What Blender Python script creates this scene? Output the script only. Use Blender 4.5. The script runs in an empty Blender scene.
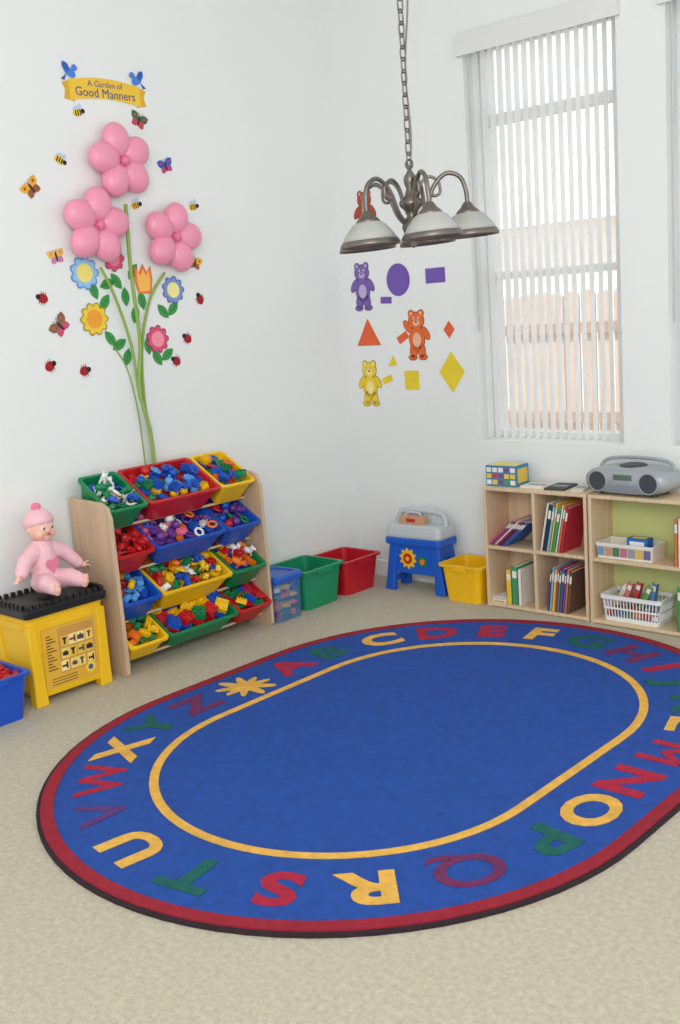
import bpy, bmesh, math, random
from mathutils import Vector, Matrix
random.seed(7)
SC=bpy.context.scene
COL=SC.collection
pi=math.pi
# ------------------------------------------------------------------ materials
def lin(c):
    c=c/255.0
    return c/12.92 if c<=0.04045 else ((c+0.055)/1.055)**2.4
MC={}
def mat(name,rgb,rough=0.6,var=0.06,scale=8.0,bump=0.0,bscale=60.0,metal=0.0,trans=0.0,coat=0.0,alpha=1.0):
    key=(name,tuple(rgb))
    if key in MC: return MC[key]
    m=bpy.data.materials.new(name); m.use_nodes=True
    nt=m.node_tree; n=nt.nodes; l=nt.links
    b=n['Principled BSDF']
    col=[lin(x) for x in rgb]
    tc=n.new('ShaderNodeTexCoord')
    no=n.new('ShaderNodeTexNoise'); no.inputs['Scale'].default_value=scale; no.inputs['Detail'].default_value=4
    l.new(tc.outputs['Object'],no.inputs['Vector'])
    rp=n.new('ShaderNodeValToRGB')
    rp.color_ramp.elements[0].position=0.3; rp.color_ramp.elements[1].position=0.7
    rp.color_ramp.elements[0].color=[x*(1-var) for x in col]+[1]
    rp.color_ramp.elements[1].color=[min(1,x*(1+var)) for x in col]+[1]
    l.new(no.outputs['Fac'],rp.inputs['Fac']); l.new(rp.outputs['Color'],b.inputs['Base Color'])
    b.inputs['Roughness'].default_value=rough; b.inputs['Metallic'].default_value=metal
    if coat: b.inputs['Coat Weight'].default_value=coat
    if bump:
        n2=n.new('ShaderNodeTexNoise'); n2.inputs['Scale'].default_value=bscale; n2.inputs['Detail'].default_value=3
        l.new(tc.outputs['Object'],n2.inputs['Vector'])
        bp=n.new('ShaderNodeBump'); bp.inputs['Strength'].default_value=bump; bp.inputs['Distance'].default_value=0.01
        l.new(n2.outputs['Fac'],bp.inputs['Height']); l.new(bp.outputs['Normal'],b.inputs['Normal'])
    MC[key]=m
    return m
def plastic(rgb): return mat('plastic',rgb,0.35,0.03)
def paper(rgb): return mat('paper',rgb,0.7,0.03)
def wood(name,rgb,scale=5):
    key=(name,tuple(rgb))
    if key in MC: return MC[key]
    m=mat(name,rgb,0.5)
    nt=m.node_tree; n=nt.nodes; l=nt.links
    no=[x for x in n if x.type=='TEX_NOISE'][0]; tc=[x for x in n if x.type=='TEX_COORD'][0]
    mp=n.new('ShaderNodeMapping'); mp.inputs['Scale'].default_value=(30,30,1.5)
    l.new(tc.outputs['Object'],mp.inputs['Vector']); l.new(mp.outputs['Vector'],no.inputs['Vector'])
    no.inputs['Scale'].default_value=scale/2
    rp=[x for x in n if x.type=='VALTORGB'][0]; c=[lin(x) for x in rgb]
    rp.color_ramp.elements[0].color=[x*.85 for x in c]+[1]; rp.color_ramp.elements[1].color=[min(1,x*1.08) for x in c]+[1]
    return m
def translucent(name,rgb,f=0.5):
    m=mat(name,rgb,0.5); nt=m.node_tree; n=nt.nodes; l=nt.links
    b=n['Principled BSDF']; o=n['Material Output']
    t=n.new('ShaderNodeBsdfTranslucent'); t.inputs['Color'].default_value=[lin(x) for x in rgb]+[1]
    mx=n.new('ShaderNodeMixShader'); mx.inputs[0].default_value=f
    l.new(b.outputs[0],mx.inputs[1]); l.new(t.outputs[0],mx.inputs[2]); l.new(mx.outputs[0],o.inputs['Surface'])
    return m
def glassy(name,rgb,f=0.9):
    m=mat(name,rgb,0.1); nt=m.node_tree; n=nt.nodes; l=nt.links
    b=n['Principled BSDF']; o=n['Material Output']
    t=n.new('ShaderNodeBsdfTransparent'); mx=n.new('ShaderNodeMixShader'); mx.inputs[0].default_value=f
    l.new(b.outputs[0],mx.inputs[1]); l.new(t.outputs[0],mx.inputs[2]); l.new(mx.outputs[0],o.inputs['Surface'])
    return m
# ------------------------------------------------------------------ mesh builder
def frame(X,Y,Z,loc=(0,0,0)):
    M=Matrix((X,Y,Z)).transposed().to_4x4(); M.translation=Vector(loc); return M
def LW(y,z,off=0.002): return frame((0,1,0),(0,0,1),(1,0,0),(off,y,z))
def BW(x,z,off=0.002): return frame((1,0,0),(0,0,1),(0,-1,0),(x,-off,z))
def T(x,y,z): return Matrix.Translation((x,y,z))
def R(a,ax): return Matrix.Rotation(a,4,ax)
class MB:
    def __init__(s): s.v=[];s.f=[];s.mi=[];s.sm=[];s.mats=[]
    def add(s,vs,fs,m,M=None,smooth=False):
        if m not in s.mats: s.mats.append(m)
        k=s.mats.index(m); o=len(s.v)
        for p in vs:
            p=Vector(p); s.v.append(M@p if M is not None else p)
        for f in fs: s.f.append([o+i for i in f]); s.mi.append(k); s.sm.append(smooth)
        return s
    def box(s,c,d,m,M=None):
        x,y,z=[a/2 for a in d]
        vs=[(c[0]+i*x,c[1]+j*y,c[2]+k*z) for i in(-1,1) for j in(-1,1) for k in(-1,1)]
        return s.add(vs,[(0,1,3,2),(4,6,7,5),(0,4,5,1),(2,3,7,6),(0,2,6,4),(1,5,7,3)],m,M)
    def cyl(s,p0,p1,r0,r1,m,n=16,M=None,smooth=True):
        return s.tube([p0,p1],[r0,r1],m,n,M,smooth)
    def tube(s,P,r,m,n=8,M=None,smooth=True,closed=False):
        P=[Vector(p) for p in P]; N=len(P)
        if not isinstance(r,(list,tuple)): r=[r]*N
        up=None; vs=[]
        for i in range(N):
            if closed: t=(P[(i+1)%N]-P[i-1]).normalized()
            else: t=(P[min(i+1,N-1)]-P[max(i-1,0)]).normalized()
            if up is None:
                up=Vector((0,0,1)) if abs(t.z)<0.9 else Vector((1,0,0))
            a=up-t*up.dot(t)
            if a.length<1e-6: a=t.orthogonal()
            a.normalize(); up=a; b=t.cross(a)
            for k in range(n):
                q=2*pi*k/n; vs.append(P[i]+(a*math.cos(q)+b*math.sin(q))*r[i])
        fs=[]
        for i in range(N if closed else N-1):
            j=(i+1)%N
            for k in range(n): fs.append((i*n+k,i*n+(k+1)%n,j*n+(k+1)%n,j*n+k))
        s.add(vs,fs,m,M,smooth)
        if not closed:
            s.add(vs[:n],[tuple(range(n))],m,M); s.add(vs[-n:],[tuple(range(n))],m,M)
        return s
    def lathe(s,pr,m,n=32,M=None,cap=False,smooth=True):
        vs=[];fs=[]
        for r,z in pr:
            for k in range(n): vs.append((r*math.cos(2*pi*k/n),r*math.sin(2*pi*k/n),z))
        for i in range(len(pr)-1):
            for k in range(n): fs.append((i*n+k,i*n+(k+1)%n,(i+1)*n+(k+1)%n,(i+1)*n+k))
        if cap:
            fs.append(tuple(range(n))); fs.append(tuple(range((len(pr)-1)*n,len(pr)*n)))
        return s.add(vs,fs,m,M,smooth)
    def sph(s,c,r,m,M=None,nu=16,nv=10):
        if not isinstance(r,(list,tuple)): r=(r,r,r)
        vs=[(c[0],c[1],c[2]-r[2])];fs=[]
        for j in range(1,nv):
            a=-pi/2+pi*j/nv
            for i in range(nu):
                q=2*pi*i/nu
                vs.append((c[0]+r[0]*math.cos(a)*math.cos(q),c[1]+r[1]*math.cos(a)*math.sin(q),c[2]+r[2]*math.sin(a)))
        vs.append((c[0],c[1],c[2]+r[2])); L=len(vs)-1
        for i in range(nu):
            fs.append((0,1+(i+1)%nu,1+i)); fs.append((L,L-nu+i,L-nu+(i+1)%nu))
        for j in range(nv-2):
            for i in range(nu):
                a=1+j*nu+i; b=1+j*nu+(i+1)%nu; fs.append((a,b,b+nu,a+nu))
        return s.add(vs,fs,m,M,True)
    def poly(s,pts,z0,t,m,M=None):
        n=len(pts)
        vs=[(p[0],p[1],z0) for p in pts]+[(p[0],p[1],z0+t) for p in pts]
        fs=[tuple(range(n))[::-1],tuple(range(n,2*n))]+[(i,(i+1)%n,n+(i+1)%n,n+i) for i in range(n)]
        return s.add(vs,fs,m,M)
    def loft(s,loops,m,r=0.02,M=None,cap0=True,cap1=True,k=5,smooth=False):
        vs=[];fs=[]; n=4*k
        for L in loops:
            hw,hd,z=L[:3]; cx,cy=(L[3],L[4]) if len(L)>3 else (0,0)
            rr=min(r,hw*.98,hd*.98)
            for q,(sx,sy) in enumerate(((1,1),(-1,1),(-1,-1),(1,-1))):
                for i in range(k):
                    a=q*pi/2+pi/2*i/(k-1)
                    vs.append((cx+sx*(hw-rr)+rr*math.cos(a),cy+sy*(hd-rr)+rr*math.sin(a),z))
        for i in range(len(loops)-1):
            for j in range(n): fs.append((i*n+j,i*n+(j+1)%n,(i+1)*n+(j+1)%n,(i+1)*n+j))
        if cap0: fs.append(tuple(range(n))[::-1])
        if cap1: fs.append(tuple(range((len(loops)-1)*n,len(loops)*n)))
        return s.add(vs,fs,m,M,smooth)
    def torus(s,c,Rr,r,m,M=None,n=20,k=8,ax=(1,0,0),ay=(0,1,0)):
        ax=Vector(ax);ay=Vector(ay)
        P=[Vector(c)+(ax*math.cos(2*pi*i/n)+ay*math.sin(2*pi*i/n))*Rr for i in range(n)]
        return s.tube(P,r,m,k,M,True,True)
    def text(s,t,size,m,M=None,depth=0.002,bold=0.0,sx=1.0):
        c=bpy.data.curves.new('t','FONT'); c.body=t; c.size=size; c.align_x='CENTER'; c.align_y='CENTER'; c.extrude=depth/2; c.offset=bold; c.resolution_u=4
        o=bpy.data.objects.new('t',c); COL.objects.link(o)
        dg=bpy.context.evaluated_depsgraph_get()
        me=bpy.data.meshes.new_from_object(o.evaluated_get(dg))
        vs=[(v.co.x*sx,v.co.y,v.co.z) for v in me.vertices]; fs=[tuple(p.vertices) for p in me.polygons]
        s.add(vs,fs,m,M)
        bpy.data.objects.remove(o); bpy.data.curves.remove(c); bpy.data.meshes.remove(me)
        return s
    def mesh(s,name):
        me=bpy.data.meshes.new(name); me.from_pydata([tuple(p) for p in s.v],[],s.f)
        for m in s.mats: me.materials.append(m)
        for i,p in enumerate(me.polygons): p.material_index=s.mi[i]; p.use_smooth=s.sm[i]
        bm=bmesh.new(); bm.from_mesh(me); bmesh.ops.recalc_face_normals(bm,faces=bm.faces); bm.to_mesh(me); bm.free()
        return me
    def obj(s,name,parent=None,M=None,bevel=0,label=None,cat=None,group=None,kind=None,voxel=0):
        me=s.mesh(name); o=bpy.data.objects.new(name,me); COL.objects.link(o)
        if M is not None: o.matrix_world=M
        if parent is not None: o.parent=parent
        if bevel:
            b=o.modifiers.new('b','BEVEL'); b.width=bevel; b.segments=2; b.limit_method='ANGLE'; b.angle_limit=0.7
        if voxel:
            r=o.modifiers.new('r','REMESH'); r.mode='VOXEL'; r.voxel_size=voxel; r.use_smooth_shade=True
            sm=o.modifiers.new('s','SMOOTH'); sm.iterations=4; sm.factor=0.5
        tag(o,label,cat,group,kind)
        return o
def tag(o,label=None,cat=None,group=None,kind=None):
    if label: o['label']=label
    if cat: o['category']=cat
    if group: o['group']=group
    if kind: o['kind']=kind
def thing(name,label,cat,M=None,group=None):
    e=bpy.data.objects.new(name,None); e.empty_display_size=0.05; COL.objects.link(e)
    if M is not None: e.matrix_world=M
    tag(e,label,cat,group); return e
def smooth_pts(P,n=6):
    P=[Vector(p) for p in P]; out=[]
    for i in range(len(P)-1):
        p0=P[max(i-1,0)];p1=P[i];p2=P[i+1];p3=P[min(i+2,len(P)-1)]
        for k in range(n):
            t=k/n
            out.append(0.5*((2*p1)+(p2-p0)*t+(2*p0-5*p1+4*p2-p3)*t*t+(3*p1-p0-3*p2+p3)*t**3))
    out.append(P[-1]); return out
def circ(cx,cy,rx,ry=None,n=20,rot=0):
    ry=ry or rx; o=[]
    for i in range(n):
        a=2*pi*i/n; x=rx*math.cos(a); y=ry*math.sin(a)
        o.append((cx+x*math.cos(rot)-y*math.sin(rot),cy+x*math.sin(rot)+y*math.cos(rot)))
    return o
def leafpts(cx,cy,L,w,rot):
    o=[]
    for i in range(16):
        t=i/16*2*pi; x=L/2*math.cos(t); y=w/2*math.sin(t)*(1-abs(math.cos(t))**3)
        o.append((cx+x*math.cos(rot)-y*math.sin(rot),cy+x*math.sin(rot)+y*math.cos(rot)))
    return o
# ------------------------------------------------------------------ palette
RED=(196,28,36); BLUE=(24,84,190); GREEN=(10,130,78); YEL=(246,196,22); ORG=(240,120,30); PUR=(110,60,150); WHT=(240,240,238); PNK=(240,120,160); LBL=(90,160,230); BLK=(28,28,30)
# ------------------------------------------------------------------ room shell
wallm=mat('painted_wall',(233,236,235),0.85,0.012,2.0,0.08,220)
trimm=mat('white_trim',(240,240,238),0.5,0.01)
ceilm=mat('ceiling_paint',(236,236,234),0.9,0.01)
carpet=mat('beige_carpet',(206,198,177),0.95,0.12,60,0.9,240)
MB().box((2.4,-2.95,-0.05),(5.2,6.3,0.1),carpet).obj('floor',kind='structure')
MB().box((-0.06,-2.95,1.7),(0.12,6.3,3.4),wallm).obj('wall_left',kind='structure')
bw=MB()
W1=(0.875,1.675); W2=(1.90,2.90); ZB,ZT=0.79,2.70; TH=0.16
def seg(x0,x1,z0,z1): bw.box(((x0+x1)/2,TH/2,(z0+z1)/2),(x1-x0,TH,z1-z0),wallm)
seg(-0.12,W1[0],0,3.4); seg(W1[1],W2[0],0,3.4); seg(W2[1],5.0,0,3.4)
for w in (W1,W2): seg(w[0],w[1],0,ZB); seg(w[0],w[1],ZT,3.4)
bw.obj('wall_back',kind='structure')
MB().box((2.4,-2.95,3.45),(5.2,6.3,0.1),ceilm).obj('ceiling',kind='structure')
MB().box((0.006,-2.95,0.045),(0.012,6.3,0.09),trimm).obj('baseboard_left',bevel=0.003,kind='structure')
MB().box((2.45,-0.006,0.045),(4.87,0.012,0.09),trimm).obj('baseboard_back',bevel=0.003,kind='structure')
pane=glassy('window_glass',(230,240,245),0.94)
vinyl=mat('window_vinyl',(225,226,226),0.5,0.01)
def window(i,w):
    b=MB(); x0,x1=w; y=0.135
    cx=(x0+x1)/2; W=x1-x0; H=ZT-ZB
    for xx in (x0+0.02,x1-0.02): b.box((xx,y,(ZB+ZT)/2),(0.04,0.045,H),vinyl)
    for zz,t in ((ZB+0.02,0.04),(ZT-0.02,0.04),(2.34,0.05),(1.60,0.035)): b.box((cx,y,zz),(W,0.04,t),vinyl)
    b.box((cx,y,(ZB+ZT)/2),(W-0.02,0.004,H-0.02),pane)
    b.obj('window_%d'%i,kind='structure')
    MB().box((cx,0.055,ZB+0.003),(W+0.0,0.11,0.006),trimm).obj('trim_%d'%i,kind='structure')
window(1,W1); window(2,W2)
vane=translucent('blind_vane',(248,249,249),0.5)
def blinds(w):
    x0,x1=w
    e=thing('vertical_blinds','white vertical blinds with open vanes hanging in the window','window blinds',T((x0+x1)/2,0,ZB))
    W=x1-x0; H=ZT-ZB
    b=MB(); b.box((0,0.03,H-0.025),(W,0.05,0.04),trimm); b.obj('headrail',e,bevel=0.003)
    b=MB(); b.box((0.0,-0.022,H-0.02),(W+0.05,0.006,0.095),vinyl); b.box((-W/2-0.022,-0.01,H-0.02),(0.006,0.02,0.095),vinyl); b.box((W/2+0.022,-0.01,H-0.02),(0.006,0.02,0.095),vinyl); b.obj('valance',e,label='pale grey valance strip')
    b=MB(); n=int(W/0.047)
    for i in range(n):
        x=-W/2+0.035+i*(W-0.07)/(n-1)
        M=T(x,0.052,0)@R(math.radians(12),'Z')
        b.add([(0.0,-0.036,0.015),(0.005,0,0.015),(0,0.036,0.015),(0,-0.036,H-0.05),(0.005,0,H-0.05),(0,0.036,H-0.05)],[(0,1,4,3),(1,2,5,4)],vane,M,True)
    b.obj('vane',e,kind='stuff')
    b=MB(); b.tube([(-W/2+0.03,-0.0,H-0.06),(-W/2+0.028,-0.004,0.55)],0.005,mat('wand_plastic',(190,192,192),0.3),8); b.obj('wand',e)
blinds(W1); blinds(W2)
# outside
fencew=wood('fence_wood',(204,184,168))
fe=thing('wooden_fence','weathered wooden board fence standing outside the window','fence',T(-0.8,3.6,-0.1))
b=MB()
for i in range(42):
    x=-3.1+i*0.15; h=1.60+0.01*math.sin(i*2.1)
    b.poly([(x,0),(x+0.130,0),(x+0.130,h-0.03),(x+0.10,h),(x+0.03,h),(x,h-0.03)],0,0.02,fencew,R(pi/2,'X'))
b.obj('board',fe,kind='stuff')
b=MB()
for z in (0.55,1.3): b.box((0,-0.04,z),(6.2,0.04,0.09),wood('fence_rail_wood',(176,150,132)))
b.obj('rail',fe)
ground=mat('outside_ground',(190,180,165),0.9,0.1,4)
MB().box((-1,6.4,-0.15),(16,12.4,0.1),ground).obj('ground',kind='structure')
hs=thing('neighbor_house','pale stucco neighbouring house with a tiled gable roof','house',T(-4.6,10.5,-0.1))
b=MB(); b.box((0,0,1.3),(7,4,2.6),mat('stucco',(246,244,240),0.9,0.03)); b.obj('house_wall',hs)
b=MB(); b.add([(-3.8,-2.4,2.5),(3.8,-2.4,2.5),(3.8,2.4,2.5),(-3.8,2.4,2.5),(-3.8,0,3.6),(3.8,0,3.6)],[(0,1,5,4),(2,3,4,5),(0,4,3),(1,2,5),(0,3,2,1)],mat('roof_tile',(232,226,220),0.9,0.08,30)); b.obj('roof',hs)
# ------------------------------------------------------------------ rug
RC=(1.6925,-1.655); HL=0.307
def stad(r,n=40):
    o=[]
    for i in range(n+1):
        a=pi*i/n; o.append((r*math.cos(a),HL+r*math.sin(a)))
    for i in range(n+1):
        a=pi+pi*i/n; o.append((r*math.cos(a),-HL+r*math.sin(a)))
    return o
def ring(b,r0,r1,z0,z1,m):
    A=stad(r0);B=stad(r1);n=len(A)
    vs=[(x,y,z0) for x,y in A]+[(x,y,z0) for x,y in B]+[(x,y,z1) for x,y in A]+[(x,y,z1) for x,y in B]
    fs=[]
    for i in range(n):
        j=(i+1)%n
        fs+= [(2*n+i,2*n+j,3*n+j,3*n+i),(i,j,2*n+j,2*n+i),(n+i,n+j,3*n+j,3*n+i),(i,j,n+j,n+i)]
    b.add(vs,fs,m)
def pile(name,rgb): return mat(name,rgb,0.95,0.14,30,0.5,260)
rblue=pile('rug_blue_pile',(20,72,158)); rred=pile('rug_red_pile',(150,18,42)); ryel=pile('rug_yellow_pile',(228,176,76)); rgreen=pile('rug_green_pile',(0,92,86)); rpur=pile('rug_plum_pile',(88,50,118)); rblk=pile('rug_dark_binding',(42,24,34)); rplum=pile('rug_plum_red_pile',(108,34,88)); rrl=pile('rug_letter_red_pile',(172,22,56))
rug=thing('alphabet_rug','oval blue alphabet rug with red border and yellow ring','rug',T(RC[0],RC[1],0))
b=MB(); b.poly(stad(1.0),0.0,0.012,rblue); b.obj('rug_field',rug)
b=MB(); ring(b,1.028,1.042,0,0.010,rblk); b.obj('edge_binding',rug,label='dark edge binding')
b=MB(); ring(b,0.988,1.0295,0.001,0.0145,rred); b.obj('border_band',rug,label='dark red border band')
b=MB(); ring(b,0.654,0.685,0.006,0.0145,ryel); b.obj('inner_band',rug,label='yellow inner band')
pos=[(.91,-1.43),(.90,-1.21),(.98,-.96),(1.12,-.75),(1.31,-.59),(1.52,-.50),(1.76,-.48),(1.99,-.55),(2.16,-.66),(2.29,-.78),(2.41,-.95),(2.48,-1.13),(2.53,-1.38),(2.53,-1.63),(2.53,-1.86),(2.53,-2.08),(2.43,-2.33),(2.27,-2.54),(2.08,-2.68),(1.85,-2.79),(1.58,-2.80),(1.32,-2.72),(1.11,-2.57),(.98,-2.37),(.89,-2.17),(.87,-1.95)]
cols='r g y r r y g k r g g y r r y g k y r g y p r y g k'.split()
cm={'r':rrl,'g':rgreen,'y':ryel,'p':rpur,'k':rplum}
cn={'r':'red','g':'green','y':'yellow','p':'purple','k':'plum'}
for ch,(x,y),c in zip('ABCDEFGHIJKLMNOPQRSTUVWXYZ',pos,cols):
    x-=RC[0];y-=RC[1]
    yy=max(-HL,min(HL,y)); n=Vector((x,y-yy,0)).normalized()
    P=Vector((0,yy,0))+n*0.836
    t=Vector((n.y,-n.x,0))
    M=frame(t,n,(0,0,1),(P.x,P.y,0.0125))
    b=MB(); b.text(ch,0.216,cm[c],M,0.004,0.0 if ch=='M' else 0.003 if ch in 'QWV' else 0.0075,1.1 if ch in 'MW' else 1.22)
    if ch in 'M':
        for dx in(-.004,.004): b.text(ch,0.216,cm[c],M@T(dx,0,.0003+dx*.02),0.004,0.0,1.1)
    b.obj('alphabet_letter',rug,label='%s tufted capital letter'%cn[c])
b=MB(); pts=[]
for i in range(112):
    a=2*pi*i/112; k=a*9/2+.3
    r=0.052+(0.060+.014*math.sin(a*2+1))*abs(math.cos(k))**2.2; pts.append((r*1.0*math.cos(a),r*1.12*math.sin(a)))
b.poly(pts,0.0,0.0035,ryel,T(-0.828,-0.045,0.0118))
b.obj('paint_splash',rug,label='yellow sun splash with pointed rays')
# ------------------------------------------------------------------ bins & toys
def binmesh(w,d,h,m,taper=0.8,floorz=None,th=0.004,rim=0.010,r=0.02):
    b=MB(); hw,hd=w/2,d/2; fz=floorz if floorz is not None else -h+0.004
    tb=taper+(1-taper)*(1-abs(fz)/h)
    b.loft([(hw*taper-rim,hd*taper-rim,-h),(hw-rim,hd-rim,-0.012),(hw,hd,-0.012),(hw,hd,0),(hw-rim-th,hd-rim-th,0),(hw*tb-rim-th,hd*tb-rim-th,fz)],m,r)
    return b
gearc={}
def toymesh(kind,rgb):
    k=(kind,rgb)
    if k in gearc: return gearc[k]
    m=plastic(rgb); b=MB()
    if kind=='toy_gear':
        pts=[]
        for i in range(32):
            a=2*pi*i/32; r=0.024 if (i//2)%2 else 0.0195
            pts.append((r*math.cos(a),r*math.sin(a)))
        b.poly(pts,-0.005,0.01,m); b.torus((0,0,0.006),0.011,0.003,m); b.cyl((0,0,-.008),(0,0,.012),.004,.004,m,10)
    elif kind=='bristle_block':
        b.box((0,0,0),(.036,.036,.016),m)
        for i in range(4):
            for j in range(4):
                for s in (-1,1): b.cyl(((i-1.5)*.010,(j-1.5)*.010,s*.006),((i-1.5)*.010,(j-1.5)*.010,s*.017),.0024,.003,m,6)
    elif kind=='toy_brick':
        b.box((0,0,0),(.046,.024,.018),m)
        for i in range(4):
            for j in range(2): b.cyl(((i-1.5)*.0115,(j-.5)*.0115,.009),((i-1.5)*.0115,(j-.5)*.0115,.0135),.0038,.0038,m,10)
    elif kind=='building_block':
        b.box((0,0,0),(.056,.056,.028),m)
        for i in range(2):
            for j in range(2): b.cyl(((i-.5)*.028,(j-.5)*.028,.014),((i-.5)*.028,(j-.5)*.028,.022),.009,.009,m,14)
    elif kind=='linking_ring':
        b.torus((0,0,0),0.017,0.005,m); b.torus((0,0,0),0.0215,0.0035,m,None,8,6)
    elif kind=='pop_bead':
        b.sph((0,0,0),.019,m,None,12,8); b.cyl((0,0,.012),(0,0,.028),.004,.006,m,8); b.torus((0,0,-.014),.008,.003,m,None,12,6)
    elif kind=='toy_animal':
        b.sph((0,0,.004),(.028,.015,.014),m); b.sph((.026,0,.018),(.012,.010,.011),m); b.sph((.037,0,.014),(.006,.006,.005),m)
        for sx in(-1,1):
            for sy in(-1,1): b.cyl((sx*.015,sy*.008,0),(sx*.017,sy*.009,-.02),.005,.004,m,8)
        for sy in(-1,1): b.sph((.024,sy*.008,.03),(.003,.003,.006),m,None,8,6)
        b.tube([(-.024,0,.008),(-.034,0,.014),(-.036,0,.022)],.0022,m,6)
    elif kind=='toy_car':
        b.loft([(.024,.012,-.008),(.025,.013,0),(.024,.012,.004)],m,.005); b.loft([(.014,.011,.004,-.002,0),(.010,.009,.013,-.002,0)],m,.004)
        for sx in(-1,1):
            for sy in(-1,1): b.cyl((sx*.015,sy*.010,-.008),(sx*.015,sy*.015,-.008),.006,.006,plastic(BLK),10)
    me=b.mesh(kind); gearc[k]=me; return me
names_lbl={'toy_gear':'toy gear','bristle_block':'bristle block','toy_brick':'toy brick','building_block':'building block','linking_ring':'linking ring','pop_bead':'snap bead','toy_animal':'toy animal','toy_car':'toy car'}
cname={RED:'red',BLUE:'blue',GREEN:'green',YEL:'yellow',ORG:'orange',PUR:'purple',WHT:'white',PNK:'pink',LBL:'light blue',BLK:'black'}
def put(k,c,M,label,group):
    o=bpy.data.objects.new(k,toymesh(k,c)); COL.objects.link(o); o.matrix_world=M; tag(o,label,'toy',group)
def fill(M,w,d,z,kinds,colors,group,where,nx,ny,extra=0.3,tilt=0.5):
    for layer in range(2):
        for i in range(nx):
            for j in range(ny):
                if layer and random.random()>extra: continue
                k=random.choice(kinds); c=random.choice(colors)
                x=(i+.5)/nx*w-w/2+random.uniform(-.004,.004); y=(j+.5)/ny*d-d/2+random.uniform(-.004,.004)
                zz=z+layer*0.034+random.uniform(0,.008)
                put(k,c,M@T(x,y,zz)@R(random.uniform(0,6.28),'Z')@R(random.uniform(-tilt,tilt),'X')@R(random.uniform(-tilt,tilt),'Y')@Matrix.Scale(1.10,4),'%s plastic %s in the %s'%(cname[c],names_lbl[k],where),group)
# organizer rack
pw=wood('maple_board',(206,178,148))
Y0,Y1=-1.885,-1.005
rack=thing('toy_organizer','wooden toy organizer rack with two board sides and dowels','toy storage rack',T(0,0,0))
prof=[(0.018,0),(0.30,0),(0.318,0.015),(0.312,0.70),(0.295,0.745),(0.25,0.765),(0.018,0.775)]
for yy in (Y0,Y1-0.018):
    b=MB(); b.poly(prof,0,0.018,pw,frame((1,0,0),(0,0,1),(0,-1,0),(0,yy+0.018,0))); b.obj('side_panel',rack,bevel=0.002)
rows=[(.30,.725),(.315,.525),(.33,.318),(.345,.128)]
A=math.radians(30); n_=Vector((math.sin(A),0,math.cos(A))); yv=Vector((-math.cos(A),0,math.sin(A)))
dw=mat('dowel_wood',(215,190,150),0.5)
D=0.27
for (lx,lz) in rows:
    lip=Vector((lx,0,lz))
    for t,dn in ((0.05,-0.1335),(0.20,-0.1335)):
        q=lip+yv*t+n_*(dn+ (0.020 if lz<0.2 else 0))
        b=MB(); b.cyl((q.x,Y0+0.005,q.z),(q.x,Y1-0.005,q.z),.0065,.0065,dw,12); b.obj('dowel',rack)
specs=[[(0,.21,GREEN,('toy_animal','toy_car','linking_ring'),(WHT,GREEN,YEL,BLUE,WHT)),(.21,.42,RED,('bristle_block','toy_gear','pop_bead'),(BLUE,RED,BLUE,YEL,LBL,BLUE,GREEN)),(.63,.22,YEL,('bristle_block','toy_brick','linking_ring'),(RED,YEL,GREEN,BLUE,ORG))],
 [(0,.21,RED,('toy_car','toy_animal'),(RED,BLK,RED)),(.21,.42,BLUE,('toy_gear','linking_ring','pop_bead'),(PUR,PNK,YEL,BLUE,ORG,WHT,PUR)),(.63,.22,BLUE,('pop_bead','toy_gear','linking_ring'),(PUR,BLUE,PUR,RED,GREEN))],
 [(0,.21,BLUE,('toy_car','toy_brick'),(BLUE,YEL,RED,LBL)),(.21,.42,YEL,('toy_animal','toy_car','toy_gear'),(YEL,YEL,BLUE,GREEN,RED,ORG,WHT)),(.63,.22,GREEN,('toy_animal','toy_brick'),(RED,WHT,YEL,ORG,BLUE))],
 [(0,.21,YEL,('toy_brick','toy_car'),(GREEN,ORG,YEL)),(.21,.42,GREEN,('building_block',),(RED,YEL,GREEN,BLUE,RED,YEL)),(.63,.22,RED,('building_block','toy_brick'),(RED,BLUE,RED,GREEN,YEL))]]
YS=Y0+0.019; scl=(Y1-0.018-YS-0.001)/0.85
for ri,((lx,lz),sp) in enumerate(zip(rows,specs)):
    for (s,w,c,kinds,cols_) in sp:
        w2=w*scl-0.004; yc=YS+(s+w/2)*scl
        o=Vector((lx,yc,lz))+yv*(D/2)
        M=frame((0,1,0),tuple(yv),tuple(n_),tuple(o))
        h=0.125 if ri<3 else 0.105
        b=binmesh(w2,D,h,plastic(c),0.82,-0.055)
        size='large' if w>.3 else 'small'
        shelf=['top','second','third','bottom'][ri]
        b.obj('storage_bin',None,M,label='%s %s plastic bin tilted on the %s row'%(size,cname[c],shelf),cat='bin',group='bins on the toy organizer')
        where='%s %s %s bin'%(size,cname[c],shelf)
        blk_=(kinds==('building_block',))
        fill(M,w2-0.055,D-0.075,-0.026,kinds,cols_,'toys in the '+where,where,(5 if blk_ else 6) if w>.3 else 3,3 if blk_ else 4,0.6,.35 if blk_ else .5)
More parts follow.
